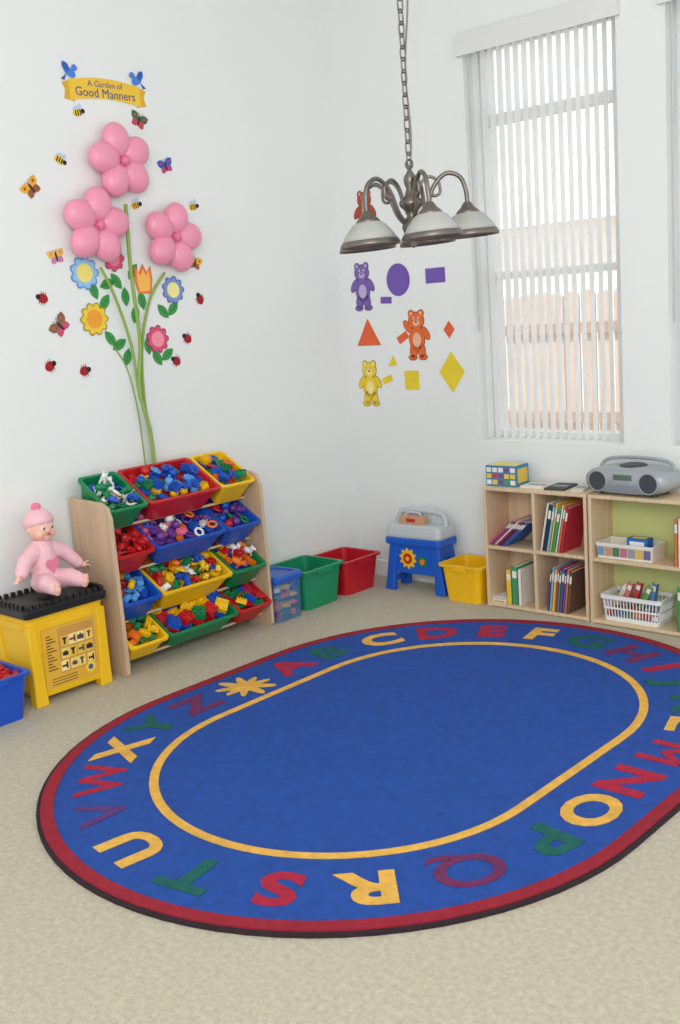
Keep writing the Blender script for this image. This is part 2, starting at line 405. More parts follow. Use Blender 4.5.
# ------------------------------------------------------------------ floor tubs
def tub(name,label,cx,cy,w,d,h,rgb,rot=0,group='open plastic tubs along the wall',fz=None):
    e=thing(name,label,'storage tub',T(cx,cy,0)@R(rot,'Z'),group)
    m=plastic(rgb)
    b=binmesh(w,d,h,m,0.86,fz,0.004,0.014,0.03)
    for i in range(len(b.v)): b.v[i].z+=h
    b.obj('tub_body',e)
    b=MB()
    for s in(-1,1):
        b.box((0,s*(d/2-0.006),h-0.022),(w*.35,0.012,0.02),m); b.box((s*(w/2-0.006),0,h-0.022),(0.012,d*.35,0.02),m)
    b.obj('tub_handle',e,bevel=0.003)
    return e
tub('storage_tub','green plastic open tub on the carpet by the wall',0.175,-0.63,0.30,0.31,0.21,(20,140,96))
tub('storage_tub','red plastic open tub on the carpet near the corner',0.17,-0.318,0.29,0.30,0.19,(190,24,36))
tub('storage_tub','yellow plastic open tub between play bench and cubby shelf',0.892,-0.150,0.265,0.24,0.195,(244,190,20))
# blue lidded container
e=thing('lidded_container','clear plastic container with blue lid full of small toys','container',T(0.235,-0.895,0)@R(0.06,'Z'))
clr=glassy('clear_plastic',(110,155,215),0.76)
b=binmesh(0.195,0.195,0.215,clr,0.92,None,0.003,0.004,0.025)
for q in b.v: q.z+=0.215
b.obj('container_body',e,label='clear bluish plastic body')
b=MB(); b.loft([(.099,.099,.200),(.102,.102,.222),(.094,.094,.236),(.074,.074,.236),(.070,.070,.230)],plastic((30,90,190)),.028); b.obj('container_lid',e,label='blue lid')
for L in range(4):
    for i in range(3):
        for j in range(3):
            if L<3 and i==1 and j==1: continue
            k=random.choice(('toy_brick','toy_car','toy_animal')); c=random.choice((BLUE,RED,ORG,GREEN,YEL,WHT,LBL,ORG))
            put(k,c,T(0.235+(i-1)*.050,-0.895+(j-1)*.050,0.030+L*.044)@R(random.uniform(0,6),'Z')@R(random.uniform(-.4,.4),'X')@Matrix.Scale(1.15,4),'%s %s inside the clear container'%(cname[c],names_lbl[k]),'toys in the lidded container')
# blue bin near chest
tub('storage_tub','small blue plastic tub beside the yellow tool chest',0.235,-2.525,0.26,0.34,0.19,(20,80,190),fz=-.06)
M=T(0.235,-2.525,0)
for i in range(3):
    for j in range(5):
        k=random.choice(('toy_car','toy_animal','building_block')); c=random.choice((PNK,WHT,LBL,RED,YEL))
        put(k,c,M@T((i-1)*.057,(j-2)*.053,0.160)@R(random.uniform(0,6),'Z')@Matrix.Scale(1.1,4),'%s %s in the small blue tub'%(cname[c],names_lbl[k]),'toys in the small blue tub')
# ------------------------------------------------------------------ yellow tool chest
ch=thing('toy_tool_chest','yellow plastic play tool chest with black tray lid','toy chest',T(0.160,-2.130,0))
cy_=mat('yellow_chest_plastic',(240,190,24),0.4,0.03); blk=mat('black_plastic',(26,26,28),0.4,0.05)
b=MB(); b.loft([(.118,.160,0.03),(.122,.168,0.05),(.130,.178,.36),(.134,.182,.365),(.134,.182,.385)],cy_,.02)
for sx in(-1,1):
    for sy in(-1,1):
        b.loft([(.026,.030,0.0,sx*.108,sy*.156),(.024,.028,.06,sx*.108,sy*.156),(.017,.020,.34,sx*.116,sy*.164)],cy_,.008)
b.box((.132,0,.33),(.012,.22,.03),cy_); b.box((0,-.178,.33),(.16,.012,.03),cy_)
body=b.obj('chest_body',ch,bevel=0.003)
b=MB(); b.loft([(.136,.184,.37),(.146,.196,.376),(.148,.198,.405),(.136,.186,.412)],blk,.02)
for i in range(12):
    y=-.175+i*.0318
    for s in(-1,1): b.box((s*.134,y,.416),(.018,.016,.024),blk)
for i in range(8):
    x=-.11+i*.0314
    for s in(-1,1): b.box((x,s*.184,.418),(.016,.018,.026),blk)
b.obj('tray_lid',ch,bevel=0.002,label='black ribbed tray lid')
b=MB(); Ml=frame((0,1,0),(0.03,0,1),(1,0,-.03),(.1290,0,.195))
b.poly([(-.128,-.135),(.128,-.135),(.128,.12),(.0,.132),(-.128,.12)],0,.002,paper((226,174,54)),Ml)
dk=paper((40,36,34))
b.poly([(-.055,-.085),(.118,-.085),(.118,.108),(-.055,.108)],.0021,.0004,paper((206,150,70)),Ml)
def blob(x,y,s,k):
    if k==0: return [(x-s,y-s*.35),(x+s*.4,y-s*.35),(x+s*.4,y-s),(x+s,y-s),(x+s,y+s),(x+s*.4,y+s),(x+s*.4,y+s*.3),(x-s,y+s*.3)]
    if k==1: return [(x-s,y-s*.7),(x+s,y-s*.8),(x+s*.9,y+s*.5),(x+s*.3,y+s*.5),(x,y+s),(x-s*.3,y+s*.5),(x-s,y+s*.5)]
    return [(x-s*.3,y-s),(x+s*.3,y-s),(x+s*.3,y+s*.1),(x+s*.8,y+s),(x-s*.8,y+s),(x-s*.3,y+s*.1)]
for k in range(12):
    x=-.030+(k%4)*.040+random.uniform(-.004,.004); y=-.055+(k//4)*.052
    cc=random.choice(((240,210,110),(250,228,150),(230,190,70)))
    b.poly([(x-.018,y-.022),(x+.018,y-.022),(x+.018,y+.022),(x-.018,y+.022)],.0026,.0004,paper(cc),Ml)
    b.poly(blob(x,y,random.uniform(.012,.016),k%3),.0031,.0005,random.choice((dk,dk,paper((120,60,40)),paper((70,70,80)))),Ml)
for j in range(12):
    y=-.06+j*.013; b.poly([(-.112,y),(-.068-.012*(j%3),y),(-.068-.012*(j%3),y+.004),(-.112,y+.004)],.0026,.0006,dk,Ml)
for j in range(3):
    y=-.125+j*.012; b.poly([(-.10,y),(.02,y),(.02,y+.003),(-.10,y+.003)],.0021,.0006,dk,Ml)
pts=[]
for i in range(32):
    a=2*pi*i/32; r=.030 if i%2 else .018; pts.append((.085+r*math.cos(a),-.095+r*math.sin(a)))
b.poly(pts,.0037,.0006,paper((250,215,60)),Ml); b.poly(circ(.085,-.095,.012),.0044,.0005,paper((60,90,160)),Ml)
b.obj('chest_label',body,label='printed sticker with small tool drawings')
# ------------------------------------------------------------------ doll
skin=mat('doll_vinyl_skin',(240,186,166),0.5,0.03); pk=mat('pink_knit',(246,196,206),0.9,0.05,30,0.4,300); pk2=mat('pink_heart',(232,130,156),0.9,0.05)
dl=thing('baby_doll','baby doll in pink romper and knit hat sitting on the chest','doll',T(0.135,-2.112,0.4195)@R(math.radians(6),'Z'))
def limb(b,P,rr,m):
    for i in range(len(P)-1):
        a,c=Vector(P[i]),Vector(P[i+1]); n=max(2,int((c-a).length/(min(rr[i],rr[i+1])*.35)))
        for k in range(n+1):
            t=k/n; b.sph(a.lerp(c,t),rr[i]*(1-t)+rr[i+1]*t,m,None,12,8)
b=MB()
limb(b,[(0,0,.05),(0,0,.12),(0,0,.18),(0,0,.225)],[.046,.048,.038,.020],skin)
HC=.280
b.sph((.004,0,HC),(.056,.056,.061),skin,None,24,16); b.sph((.034,-.026,HC-.022),.023,skin); b.sph((.034,.026,HC-.022),.023,skin); b.sph((.036,0,HC-.037),.020,skin); b.sph((.062,0,HC-.010),(.009,.008,.007),skin)
for s in(-1,1):
    b.sph((-.002,s*.056,HC-.006),(.010,.007,.014),skin)
    hz=.10 if s<0 else .085
    hand=Vector((.05,s*.165,hz))
    limb(b,[(0,s*.045,.185),(.015,s*.10,.155),(.04,s*.148,hz+.012),tuple(hand)],[.022,.019,.013,.014],skin)
    for k in range(4):
        a=(k-1.5)*.35; d=Vector((.35*math.sin(a)+.25,s*math.cos(a)*.9,-.2)).normalized()
        L=(.020,.024,.023,.018)[k]; st=hand+Vector((math.sin(a)*.010,0,0))
        limb(b,[st,st+d*(L*.6+.008),st+d*(L+.008)+Vector((0,0,-.005))],[.0048,.0044,.0038],skin)
    limb(b,[hand+Vector((-.002,0,.004)),hand+Vector((.016,s*.002,.012)),hand+Vector((.022,s*.008,.016))],[.0055,.005,.0042],skin)
    limb(b,[(.01,s*.032,.045),(.085,s*.058,.055),(.150,s*.07,.045),(.166,s*.073,.046)],[.030,.026,.018,.015],skin)
    limb(b,[(.158,s*.071,.034),(.168,s*.075,.066)],[.016,.012],skin)
b.obj('doll_body',dl,voxel=0.0032,label='peach vinyl head, hands and feet')
b=MB()
limb(b,[(0,0,.053),(.002,0,.12),(0,0,.185)],[.053,.060,.048],pk)
for s in(-1,1):
    hz=.10 if s<0 else .085
    limb(b,[(0,s*.038,.183),(.015,s*.10,.155),(.037,s*.144,hz+.014)],[.035,.032,.026],pk)
    limb(b,[(.01,s*.030,.050),(.085,s*.058,.058),(.136,s*.068,.050)],[.045,.040,.031],pk)
b.torus((0,0,.216),.030,.012,pk)
romper=b.obj('doll_romper',dl,voxel=0.004,label='pale pink long-sleeved romper')
b=MB(); hp=[]
for i in range(28):
    t=2*pi*i/28; hp.append((.0021*16*math.sin(t)**3,.0021*(13*math.cos(t)-5*math.cos(2*t)-2*math.cos(3*t)-math.cos(4*t))))
b.poly(hp,-.004,.006,pk2,frame((0,1,0),(0.02,0,1),(1,0,-.02),(.062,0,.125))); b.obj('heart_pocket',romper,bevel=.001,label='deep pink heart patch')
Mh=T(.004,0,HC)@R(-.26,'Y')
b=MB(); b.lathe([(.056,.006),(.0625,.010),(.064,.022),(.0625,.034),(.059,.038),(.057,.046),(.046,.062),(.030,.072),(.012,.077),(.001,.078)],pk,28,Mh)
hat=b.obj('knit_hat',dl,label='pink knitted hat with folded brim')
b=MB(); pc=Mh@Vector((.012,0,.084))
for i in range(40):
    a=i*2.4; z=1-2*(i+.5)/40; rr=math.sqrt(1-z*z); b.sph((pc.x+.014*rr*math.cos(a),pc.y+.014*rr*math.sin(a),pc.z+.012*z),.007,mat('pompom_yarn',(240,130,165),0.95),None,8,6)
b.obj('pompom',hat,label='deeper pink yarn pompom')
for s in(-1,1):
    b=MB(); b.sph((.0535,s*.021,HC+.002),(.006,.0095,.008),mat('eye_white',(245,245,245),0.2)); b.sph((.0575,s*.021,HC+.001),(.004,.0055,.006),mat('eye_iris',(50,70,110),0.15))
    b.obj('eye',dl)
b=MB(); b.sph((.0575,0,HC-.027),(.004,.012,.004),mat('lip',(206,80,90),0.4)); b.obj('mouth',dl)
# ------------------------------------------------------------------ play workbench
wb=thing('toy_workbench','blue and grey plastic play tool bench near the corner','toy workbench',T(0.556,-0.130,0)@R(math.radians(3),'Z')@Matrix.Diagonal((.93,.78,.97,1)))
bl=mat('bench_blue_plastic',(20,90,200),0.4,0.03); gr=mat('bench_grey_plastic',(190,197,202),0.45,0.03); rd=plastic((200,40,40))
b=MB()
for s in(-1,1):
    for q in(-1,1):
        b.loft([(.034,.022,0,s*.175,q*.085),(.028,.02,.1,s*.165,q*.08),(.034,.022,.26,s*.135,q*.07)],bl,.01)
    b.box((s*.145,0,.22),(.05,.12,.07),bl)
    b.box((s*.172,0,.055),(.03,.14,.03),bl)
b.loft([(.155,.012,.10,0,-.07),(.150,.014,.27,0,-.07)],bl,.008)
b.loft([(.19,.105,.26),(.195,.11,.27),(.195,.11,.295),(.185,.10,.30)],bl,.03)
b.obj('bench_frame',wb,bevel=.004,label='blue frame with four splayed legs')
b=MB(); b.loft([(.185,.10,.30),(.19,.105,.315),(.186,.100,.345),(.175,.092,.365),(.160,.080,.372)],gr,.03)
b.tube(smooth_pts([(-.165,.02,.35),(-.16,.03,.40),(-.12,.035,.43),(.10,.035,.43),(.155,.03,.40),(.165,.02,.35)]),.016,gr,10)
b.poly([(-.16,.345),(.16,.345),(.145,.40),(.10,.43),(-.11,.43),(-.15,.40)],-.045,.014,gr,R(pi/2,'X'))
bt=b.obj('bench_top',wb,bevel=.003,label='light grey tray top with arched back')
b=MB(); b.loft([(.085,.035,.372,-.025,-.03),(.080,.03,.415,-.025,-.03)],mat('tan_toolbox',(196,150,116),.5),.01); b.box((-.025,-.0635,.395),(.06,.004,.02),rd); b.tube(smooth_pts([(-.075,-.03,.413),(-.065,-.03,.432),(.015,-.03,.432),(.025,-.03,.413)]),.006,gr,8)
b.obj('tool_box',bt,bevel=.002,label='tan tool case')
b=MB(); Mw=frame((1,0,0),(0,0,1),(0,-1,0),(-.045,-.083,.185)); pts=[]
for i in range(40):
    a=2*pi*i/40; r=.058 if (i//2)%2 else .044; pts.append((r*math.cos(a),r*math.sin(a)))
b.poly(pts,0,.006,plastic(YEL),Mw); b.poly(circ(0,0,.030),.006,.004,rd,Mw); b.poly(circ(0,0,.012),.010,.003,plastic(YEL),Mw)
b.poly(circ(.10,-.01,.030),.0,.006,plastic(GREEN),Mw); b.poly(circ(.10,-.01,.016),.006,.003,plastic(ORG),Mw)
b.obj('gear_emblem',wb,label='yellow, red and green gear emblem')
# ------------------------------------------------------------------ cubbies
cw=wood('birch_board',(222,196,160)); lime=mat('lime_back_panel',(206,214,140),.7,.04)
def cubby(label,x0,w,yf,cells,back):
    d=.205
    e=thing('cubby_shelf',label,'shelf unit',T(x0+w/2,yf+d/2,0),'birch cubby shelf units')
    t=.016; b=MB()
    for s in(-1,1): b.box((s*(w/2-t/2),0,.3),(t,d,.6),cw)
    b.box((0,0,.592),(w-2*t,d,t),cw); b.box((0,0,.012),(w-2*t,d,t),cw)
    b.obj('carcass',e,bevel=.002)
    b=MB(); b.box((0,0,.302),(w-2*t-.001,d-.004,t),cw); b.obj('middle_shelf',e,bevel=.001)
    for k in range(1,cells):
        xx=-w/2+w*k/cells
        for zz,hh in ((.157,.273),(.4465,.273)):
            b=MB(); b.box((xx,0,zz),(t,d-.006,hh),cw); b.obj('divider',e,bevel=.001)
    b=MB(); b.box((0,d/2-.003,.30),(w-2*t,.004,.56),back); b.obj('back_panel',e)
    return e
cubby('birch cubby shelf with four cells holding books',1.035,.566,-.226,2,cw)
cubby('wider birch shelf unit with lime back holding baskets',1.612,.80,-.232,1,lime)
def book(x,y,z,w,h,th,lean,rgb,group,yrot=0):
    M=T(x,y,z)@R(lean,'Y')@R(yrot,'Z')
    e=thing('picture_book','%s children book with white pages %s'%(rgb[3],'leaning in the cubby' if 'cubby' in group else 'stored on the lower shelves'),'book',M,group)
    c=paper(rgb[:3]); b=MB(); q=.0015
    b.box((q/2,w/2,h/2),(q,w,h),c); b.box((th-q/2,w/2,h/2),(q,w,h),c); b.box((th/2,q/2,h/2),(th,q,h),c)
    b.box((th/2,-.0004,h*.8),(th*.7,.0006,h*.18),paper((235,230,220)))
    b.obj('book_cover',e)
    b=MB(); b.box((th/2,w/2,h/2),(th-2*q-.0002,w-.006,h-.006),paper((242,238,228))); b.obj('pages',e)
BC=[(190,40,60,'red'),(120,60,140,'purple'),(60,110,190,'blue'),(230,225,215,'white'),(210,60,120,'magenta'),(60,150,100,'green'),(40,50,70,'navy'),(230,190,60,'yellow'),(210,120,60,'orange'),(130,190,210,'pale blue'),(110,80,60,'brown')]
for i,k in enumerate((4,1,3,0,6,1,2)):
    th=.009; le=math.radians(48)
    book(1.058+i*th/math.cos(le)*1.03,-.215,.312+(th*math.sin(le)),.16,.185,th,le,BC[k],'books leaning in the upper cubby')
x=1.345
for i,(k,h) in enumerate(((3,.235),(6,.225),(9,.22),(7,.24),(5,.21),(3,.23),(8,.235),(0,.22))):
    th=(.012,.02,.014,.011,.018,.01,.012,.014)[i]
    book(x,-.218,.3105+th*math.sin(.2),.17,h,th,.2,BC[k],'books standing in the upper cubby'); x+=th/math.cos(.2)+.001
x=1.14
for i,(k,h,th) in enumerate(((7,.17,.03),(5,.19,.035),(3,.18,.02))):
    book(x,-.21,.0215,.15,h,th,0,BC[k],'books in the lower cubby'); x+=th+.002
x=1.375
for i in range(9):
    th=.009+.003*(i%3); k=(1,9,7,4,5,1,2,8,10)[i]
    book(x,-.219,.0215+th*math.sin(.12),.17,.205+.01*(i%2),th,.12,BC[k],'thin books in the lower cubby'); x+=th/math.cos(.12)+.0012
x=2.02
for i in range(6):
    th=.016; book(x,-.225,.3105,.17,.21,th,0,BC[(8,3,10,7,2,0)[i]],'books on the wide upper shelf'); x+=th+.001
x=2.03
for i in range(5):
    th=.02; book(x,-.225,.0205,.17,.20-.012*(i%2),th,0,BC[(5,7,0,9,4)[i]],'books on the wide lower shelf'); x+=th+.001
for i,(w,d,c) in enumerate(((.08,.14,(236,226,190)),(.08,.13,(230,230,235)))):
    b=MB(); b.box((0,0,.006),(w,d,.012),paper(c)); b.box((0,-d/2+.002,.006),(w*.8,.0045,.004),paper((120,110,90)))
    b.obj('booklet',None,T(1.094,-.14,.0205+i*.0125),label='flat cream booklet lying in the lower cubby',cat='booklet',group='booklets in the lower cubby')
# white baskets
wp=mat('white_basket_plastic',(238,238,240),.4,.02)
def basket(label,x,y,z,w,d,h):
    e=thing('plastic_basket',label,'basket',T(x,y,z),'white plastic baskets')
    b=MB(); hw,hd=w/2,d/2; tp=.88
    b.loft([(hw-.008,hd-.008,h-.018),(hw,hd,h-.018),(hw,hd,h),(hw-.010,hd-.010,h),(hw-.010,hd-.010,h-.018)],wp,.02,None,False,False); b.obj('basket_rim',e)
    b=MB(); b.loft([(hw*tp,hd*tp,0),(hw*tp+.002,hd*tp+.002,.02),(hw*tp-.003,hd*tp-.003,.02),(hw*tp-.003,hd*tp-.003,.005)],wp,.018)
    for lv in (.5,):
        q=tp+(1-tp)*lv-.01
        b.loft([(hw*q,hd*q,h*lv-.004),(hw*q,hd*q,h*lv+.004),(hw*q-.003,hd*q-.003,h*lv+.004),(hw*q-.003,hd*q-.003,h*lv-.004)],wp,.018,None,False,False)
    n=int(w/.018)
    for i in range(n+1):
        u=-1+2*i/n
        for s in(-1,1): b.tube([(u*(hw*tp-.016),s*(hd*tp-.001),.01),(u*(hw-.022),s*(hd-.008),h-.008)],.0028,wp,6)
    n=int(d/.018)
    for i in range(n+1):
        u=-1+2*i/n
        for s in(-1,1): b.tube([(s*(hw*tp-.001),u*(hd*tp-.016),.01),(s*(hw-.008),u*(hd-.022),h-.008)],.0028,wp,6)
    b.obj('basket_lattice',e)
basket('white lattice plastic basket full of toys on the lower shelf',1.80,-.135,.0205,.30,.17,.12)
e=thing('card_box','white open cardboard tray printed with small pictures','box',T(1.775,-.145,.3105))
b=binmesh(.28,.14,.070,paper((232,226,214)),.97,None,.003,.003,.006)
for q in b.v: q.z+=.070
b.obj('box_body',e)
b=MB()
for i in range(7): b.box((-.113+i*.0377,-.0695,.033),(.032,.002,.040),paper(((120,150,190),(200,150,110),(90,120,90),(190,110,130),(150,150,160),(210,180,90),(110,100,140))[i]))
b.obj('box_print',e,label='small printed picture squares')
b=MB(); b.loft([(.05,.03,0),(.05,.03,.085)],paper((40,110,190)),.004); b.box((0,-.0305,.060),(.07,.001,.025),paper((240,240,240))); b.box((0,0,.0855),(.07,.03,.001),paper((240,220,80)))
b.obj('small_box',None,T(1.82,-.145,.318),label='small blue cardboard box standing in the white tray',cat='box')
for i in range(6):
    for j in range(3):
        k=random.choice(('toy_car','toy_brick','toy_animal','toy_gear')); c=random.choice((WHT,RED,BLUE,WHT,ORG,GREEN))
        put(k,c,T(1.69+i*.044,-.175+j*.042,.052)@R(random.uniform(0,6),'Z')@R(random.uniform(-.3,.3),'X'),'%s %s in the white lattice basket'%(cname[c],names_lbl[k]),'toys in the white basket')
for i,(c,nm,le) in enumerate((((216,200,180),'tan',.5),((200,120,110),'rose',.35),((190,60,60),'red',.3),((110,160,90),'green',.45),((90,130,180),'blue',.2))):
    book(1.685+i*.042,-.15-.01*(i%2),.085,.02,.12,.026,le,c+(nm,),'books propped in the white basket')
e=thing('game_box','colourful cardboard game box standing on the cubby shelf','box',T(1.115,-.125,.6)@R(.05,'Z'))
b=MB(); b.box((0,0,.05),(.17,.12,.10),paper((60,130,170))); b.obj('box_body',e,bevel=.002)
b=MB()
for i in range(5):
    for j in range(3):
        b.box((-.066+i*.033,-.0605,.02+j*.03),(.026,.0015,.022),paper(random.choice(((230,200,60),(200,60,70),(230,230,220),(70,150,90),(120,80,150)))))
b.box((0,0,.1005),(.15,.1,.001),paper((230,210,120))); b.box((.0855,0,.05),(.0015,.09,.07),paper((220,190,80))); b.obj('box_print',e)
for i,(x,y,w,d,c) in enumerate(((1.29,-.13,.13,.11,(225,222,212)),(1.41,-.12,.10,.15,(60,70,70)),(1.52,-.12,.06,.14,(200,205,200)))):
    b=MB(); b.box((0,0,.005),(w,d,.010),paper(c)); b.box((0,0,.0103),(w*.7,d*.3,.0006),paper((150,150,150)))
    b.obj('booklet',None,T(x,y,.6003)@R(.1*i,'Z'),label='thin flat booklet lying on top of the cubby shelf',cat='booklet',group='booklets on the shelf top')
# boombox
bb=thing('cd_player','silver portable stereo with round lid and carry handle','portable stereo',T(1.785,-.125,.6)@R(-.05,'Z'))
sv=mat('silver_plastic',(164,170,174),.35,.03,metal=.3); dkg=mat('dark_grille',(62,66,72),.5,.1,200)
b=MB(); P=[]
for i in range(48):
    a=2*pi*i/48; cx=math.cos(a); sx=math.sin(a)
    P.append((.205*math.copysign(abs(cx)**.6,cx),.066+.060*math.copysign(abs(sx)**.7,sx)))
vs=[];fs=[];secs=((-.095,.80),(-.085,.93),(-.05,1.0),(.05,1.0),(.085,.93),(.095,.8))
for y,s in secs:
    for (px,pz) in P: vs.append((px*s,y,.066+(pz-.066)*s))
for i in range(len(secs)-1):
    for k in range(48): fs.append((i*48+k,i*48+(k+1)%48,(i+1)*48+(k+1)%48,(i+1)*48+k))
fs.append(tuple(range(48))); fs.append(tuple(range(240,288)))
b.add(vs,fs,sv,None,True)
for sx in(-1,1):
    for sy in(-1,1): b.cyl((sx*.13,sy*.05,0),(sx*.13,sy*.05,.02),.012,.012,dkg,12)
bbb=b.obj('player_body',bb)
for s in(-1,1):
    b=MB(); b.cyl((s*.125,-.088,.064),(s*.125,-.099,.064),.046,.042,dkg,28); b.torus((s*.125,-.096,.064),.045,.004,sv,None,28,8,(1,0,0),(0,0,1)); b.obj('speaker',bbb,label='round dark speaker grille')
b=MB(); b.lathe([(0.001,.135),(.045,.134),(.062,.128),(.066,.118)],dkg,32,T(0,0,0)); b.obj('disc_lid',bbb,label='round dark disc lid')
b=MB(); b.box((0,-.096,.085),(.09,.006,.025),mat('lcd',(90,110,100),.3))
for i in range(5): b.box((-.04+i*.02,-.096,.05),(.013,.008,.01),sv)
b.obj('control_panel',bbb,bevel=.001)
b=MB(); b.tube(smooth_pts([(-.185,.02,.09),(-.17,.035,.13),(-.12,.04,.148),(0,.04,.155),(.12,.04,.148),(.17,.035,.13),(.185,.02,.09)]),.008,sv,10); b.obj('carry_handle',bb)
# ------------------------------------------------------------------ wall decorations (left wall)
bal=mat('pink_balloon',(238,150,178),0.35,0.04,coat=.15); balm=mat('balloon_knot',(230,124,158),.4)
def balloon_flower(y,z,r,rot,lab,off=.055):
    e=thing('balloon_flower',lab,'balloon decoration',LW(y,z,off),'pink balloon flowers')
    for k in range(5):
        a=rot+2*pi*k/5; b=MB()
        b.sph((0,0,0),(.49*r,.42*r,.048),bal,R(a,'Z')@T(.56*r,0,0),24,14)
        b.obj('petal',e)
    b=MB(); b.sph((0,0,.018),(.13*r,.13*r,.032),balm)
    for k in range(5):
        a=rot+2*pi*k/5+.63; b.sph((.08*r*math.cos(a),.08*r*math.sin(a),.036),.009,balm)
    b.obj('balloon_knot',e)
balloon_flower(-1.44,2.200,.158,1.75,'topmost pink balloon flower with five petals on the wall')
balloon_flower(-1.605,1.925,.160,1.4,'pink balloon flower below the top one on the wall')
balloon_flower(-1.19,1.875,.155,1.3,'pink balloon flower at the end of the curving stem')
gst=mat('green_balloon_stem',(136,168,72),.5,.05)
def stem(P,r,label,off=.016):
    b=MB(); b.tube(smooth_pts([(off,y,z) for y,z in P],8),r,gst,8); b.obj('flower_stem',None,None,label=label,cat='flower stem',group='green stems taped on the wall')
stem([(-1.42,.79),(-1.425,1.0),(-1.46,1.2),(-1.43,1.42),(-1.44,1.74),(-1.43,2.02)],.0085,'long green stem running up to the top balloon flower',.042)
stem([(-1.41,.79),(-1.415,1.0),(-1.455,1.18),(-1.47,1.4),(-1.53,1.62),(-1.59,1.75)],.0065,'green stem leading to the lower balloon flower',.028)
stem([(-1.40,.79),(-1.40,.95),(-1.42,1.15),(-1.40,1.4),(-1.33,1.6),(-1.23,1.72)],.0065,'green stem curving to the single lower balloon flower',.015)
stem([(-1.445,.85),(-1.455,1.1),(-1.49,1.3),(-1.56,1.42)],.003,'thin green ribbon stem on the wall',.0045)
lg=paper((60,150,70)); lg2=paper((40,120,60))
def leaf(y,z,a,L=.09):
    b=MB(); b.poly(leafpts(0,0,L,L*.5,a),0,.0015,lg); b.poly(leafpts(0,0,L*.85,L*.06,a),.0016,.0005,lg2)
    b.obj('paper_leaf',None,LW(y,z,.001),label='green printed paper leaf stuck to the wall',cat='paper leaf',group='paper leaves on the wall')
for q in ((-1.62,1.655,1.9),(-1.57,1.60,.9),(-1.545,1.68,.3),(-1.495,1.69,2.2),(-1.40,1.73,.9),(-1.455,1.62,1.6),(-1.56,1.44,2.2),(-1.48,1.35,1.2),(-1.515,1.41,.5),(-1.365,1.60,1.7),(-1.41,1.54,1.3),(-1.25,1.545,2.3),(-1.19,1.555,.8),(-1.31,1.335,2.1),(-1.355,1.395,1.6),(-1.25,1.345,.6)): leaf(*q)
def pflower(y,z,r,n,pc,cc,lab,z2=None):
    b=MB(); pts=[]
    for i in range(n*6):
        a=2*pi*i/(n*6); rr=r*(.78+.22*abs(math.cos(a*n/2))); pts.append((rr*math.cos(a),rr*math.sin(a)))
    b.poly(pts,0,.0015,paper(z2 or tuple(int(c*.7) for c in pc))); b.poly([(p[0]*.9,p[1]*.9) for p in pts],.0016,.0005,paper(pc)); b.poly(circ(0,0,r*.55),.0022,.0006,paper(cc))
    b.obj('paper_flower',None,LW(y,z,.0035),label=lab,cat='paper flower',group='paper flowers on the wall')
pflower(-1.66,1.73,.075,9,(150,195,235),(240,225,120),'light blue paper flower with a yellow printed centre',z2=(90,140,210))
pflower(-1.50,1.79,.060,8,(220,80,120),(240,140,150),'deep pink paper flower with a rosy centre')
pflower(-1.18,1.64,.066,9,(120,150,215),(245,235,150),'periwinkle paper flower with a pale yellow centre')
pflower(-1.635,1.53,.075,10,(240,205,60),(240,160,50),'yellow paper flower with an orange centre')
pflower(-1.30,1.42,.066,9,(225,80,120),(245,150,170),'crimson pink paper flower with a pink centre')
b=MB(); b.poly([(-.035,-.06),(.035,-.06),(.05,0),(.045,.065),(.022,.035),(0,.075),(-.022,.035),(-.045,.065),(-.05,0)],0,.0015,paper((235,120,60))); b.poly([(-.028,-.05),(.028,-.05),(.038,0),(.034,.045),(.015,.02),(0,.05),(-.015,.02),(-.034,.045),(-.038,0)],.0016,.0005,paper((250,190,90)))
b.obj('paper_tulip',None,LW(-1.345,1.69,.003),label='orange paper tulip stuck between the green stems',cat='paper flower',group='paper flowers on the wall')
def butterfly(y,z,s,c1,c2,lab,rot=.3):
    b=MB()
    for q in(-1,1):
        b.poly([(q*x,yy) for x,yy in leafpts(.022*s,.014*s,.05*s,.034*s,.6)],0,.001,paper(c1)); b.poly([(q*x,yy) for x,yy in leafpts(.016*s,-.012*s,.036*s,.028*s,-.8)],.0003,.001,paper(c2)); b.poly(circ(q*.024*s,.016*s,.006*s,n=10),.0012,.0004,paper(c2))
        b.tube([(0,.018*s,.001),(q*.010*s,.034*s,.001)],.0008*s,paper(BLK),5)
    b.poly(circ(0,0,.005*s,.022*s),.0012,.001,paper((60,40,40)))
    b.obj('butterfly_sticker',None,LW(y,z,.001)@R(rot,'Z'),label=lab,cat='wall sticker',group='butterfly stickers')
butterfly(-1.28,2.39,1.1,(60,110,70),(200,60,80),'green and red butterfly sticker under the banner',-.4)
butterfly(-1.15,2.20,1.05,(50,90,190),(180,70,130),'blue and violet butterfly sticker beside the top balloon flower')
butterfly(-1.87,2.08,1.15,(240,170,50),(150,90,50),'orange and brown butterfly sticker on the white wall',.7)
butterfly(-1.79,1.80,1.0,(240,190,70),(200,130,170),'small yellow butterfly sticker on the white wall',.2)
butterfly(-1.03,1.76,1.0,(245,180,50),(170,100,50),'golden butterfly sticker beside a pink balloon flower',-.3)
butterfly(-1.81,1.51,1.25,(130,100,60),(200,80,110),'brown and pink butterfly sticker near the yellow flower',.8)
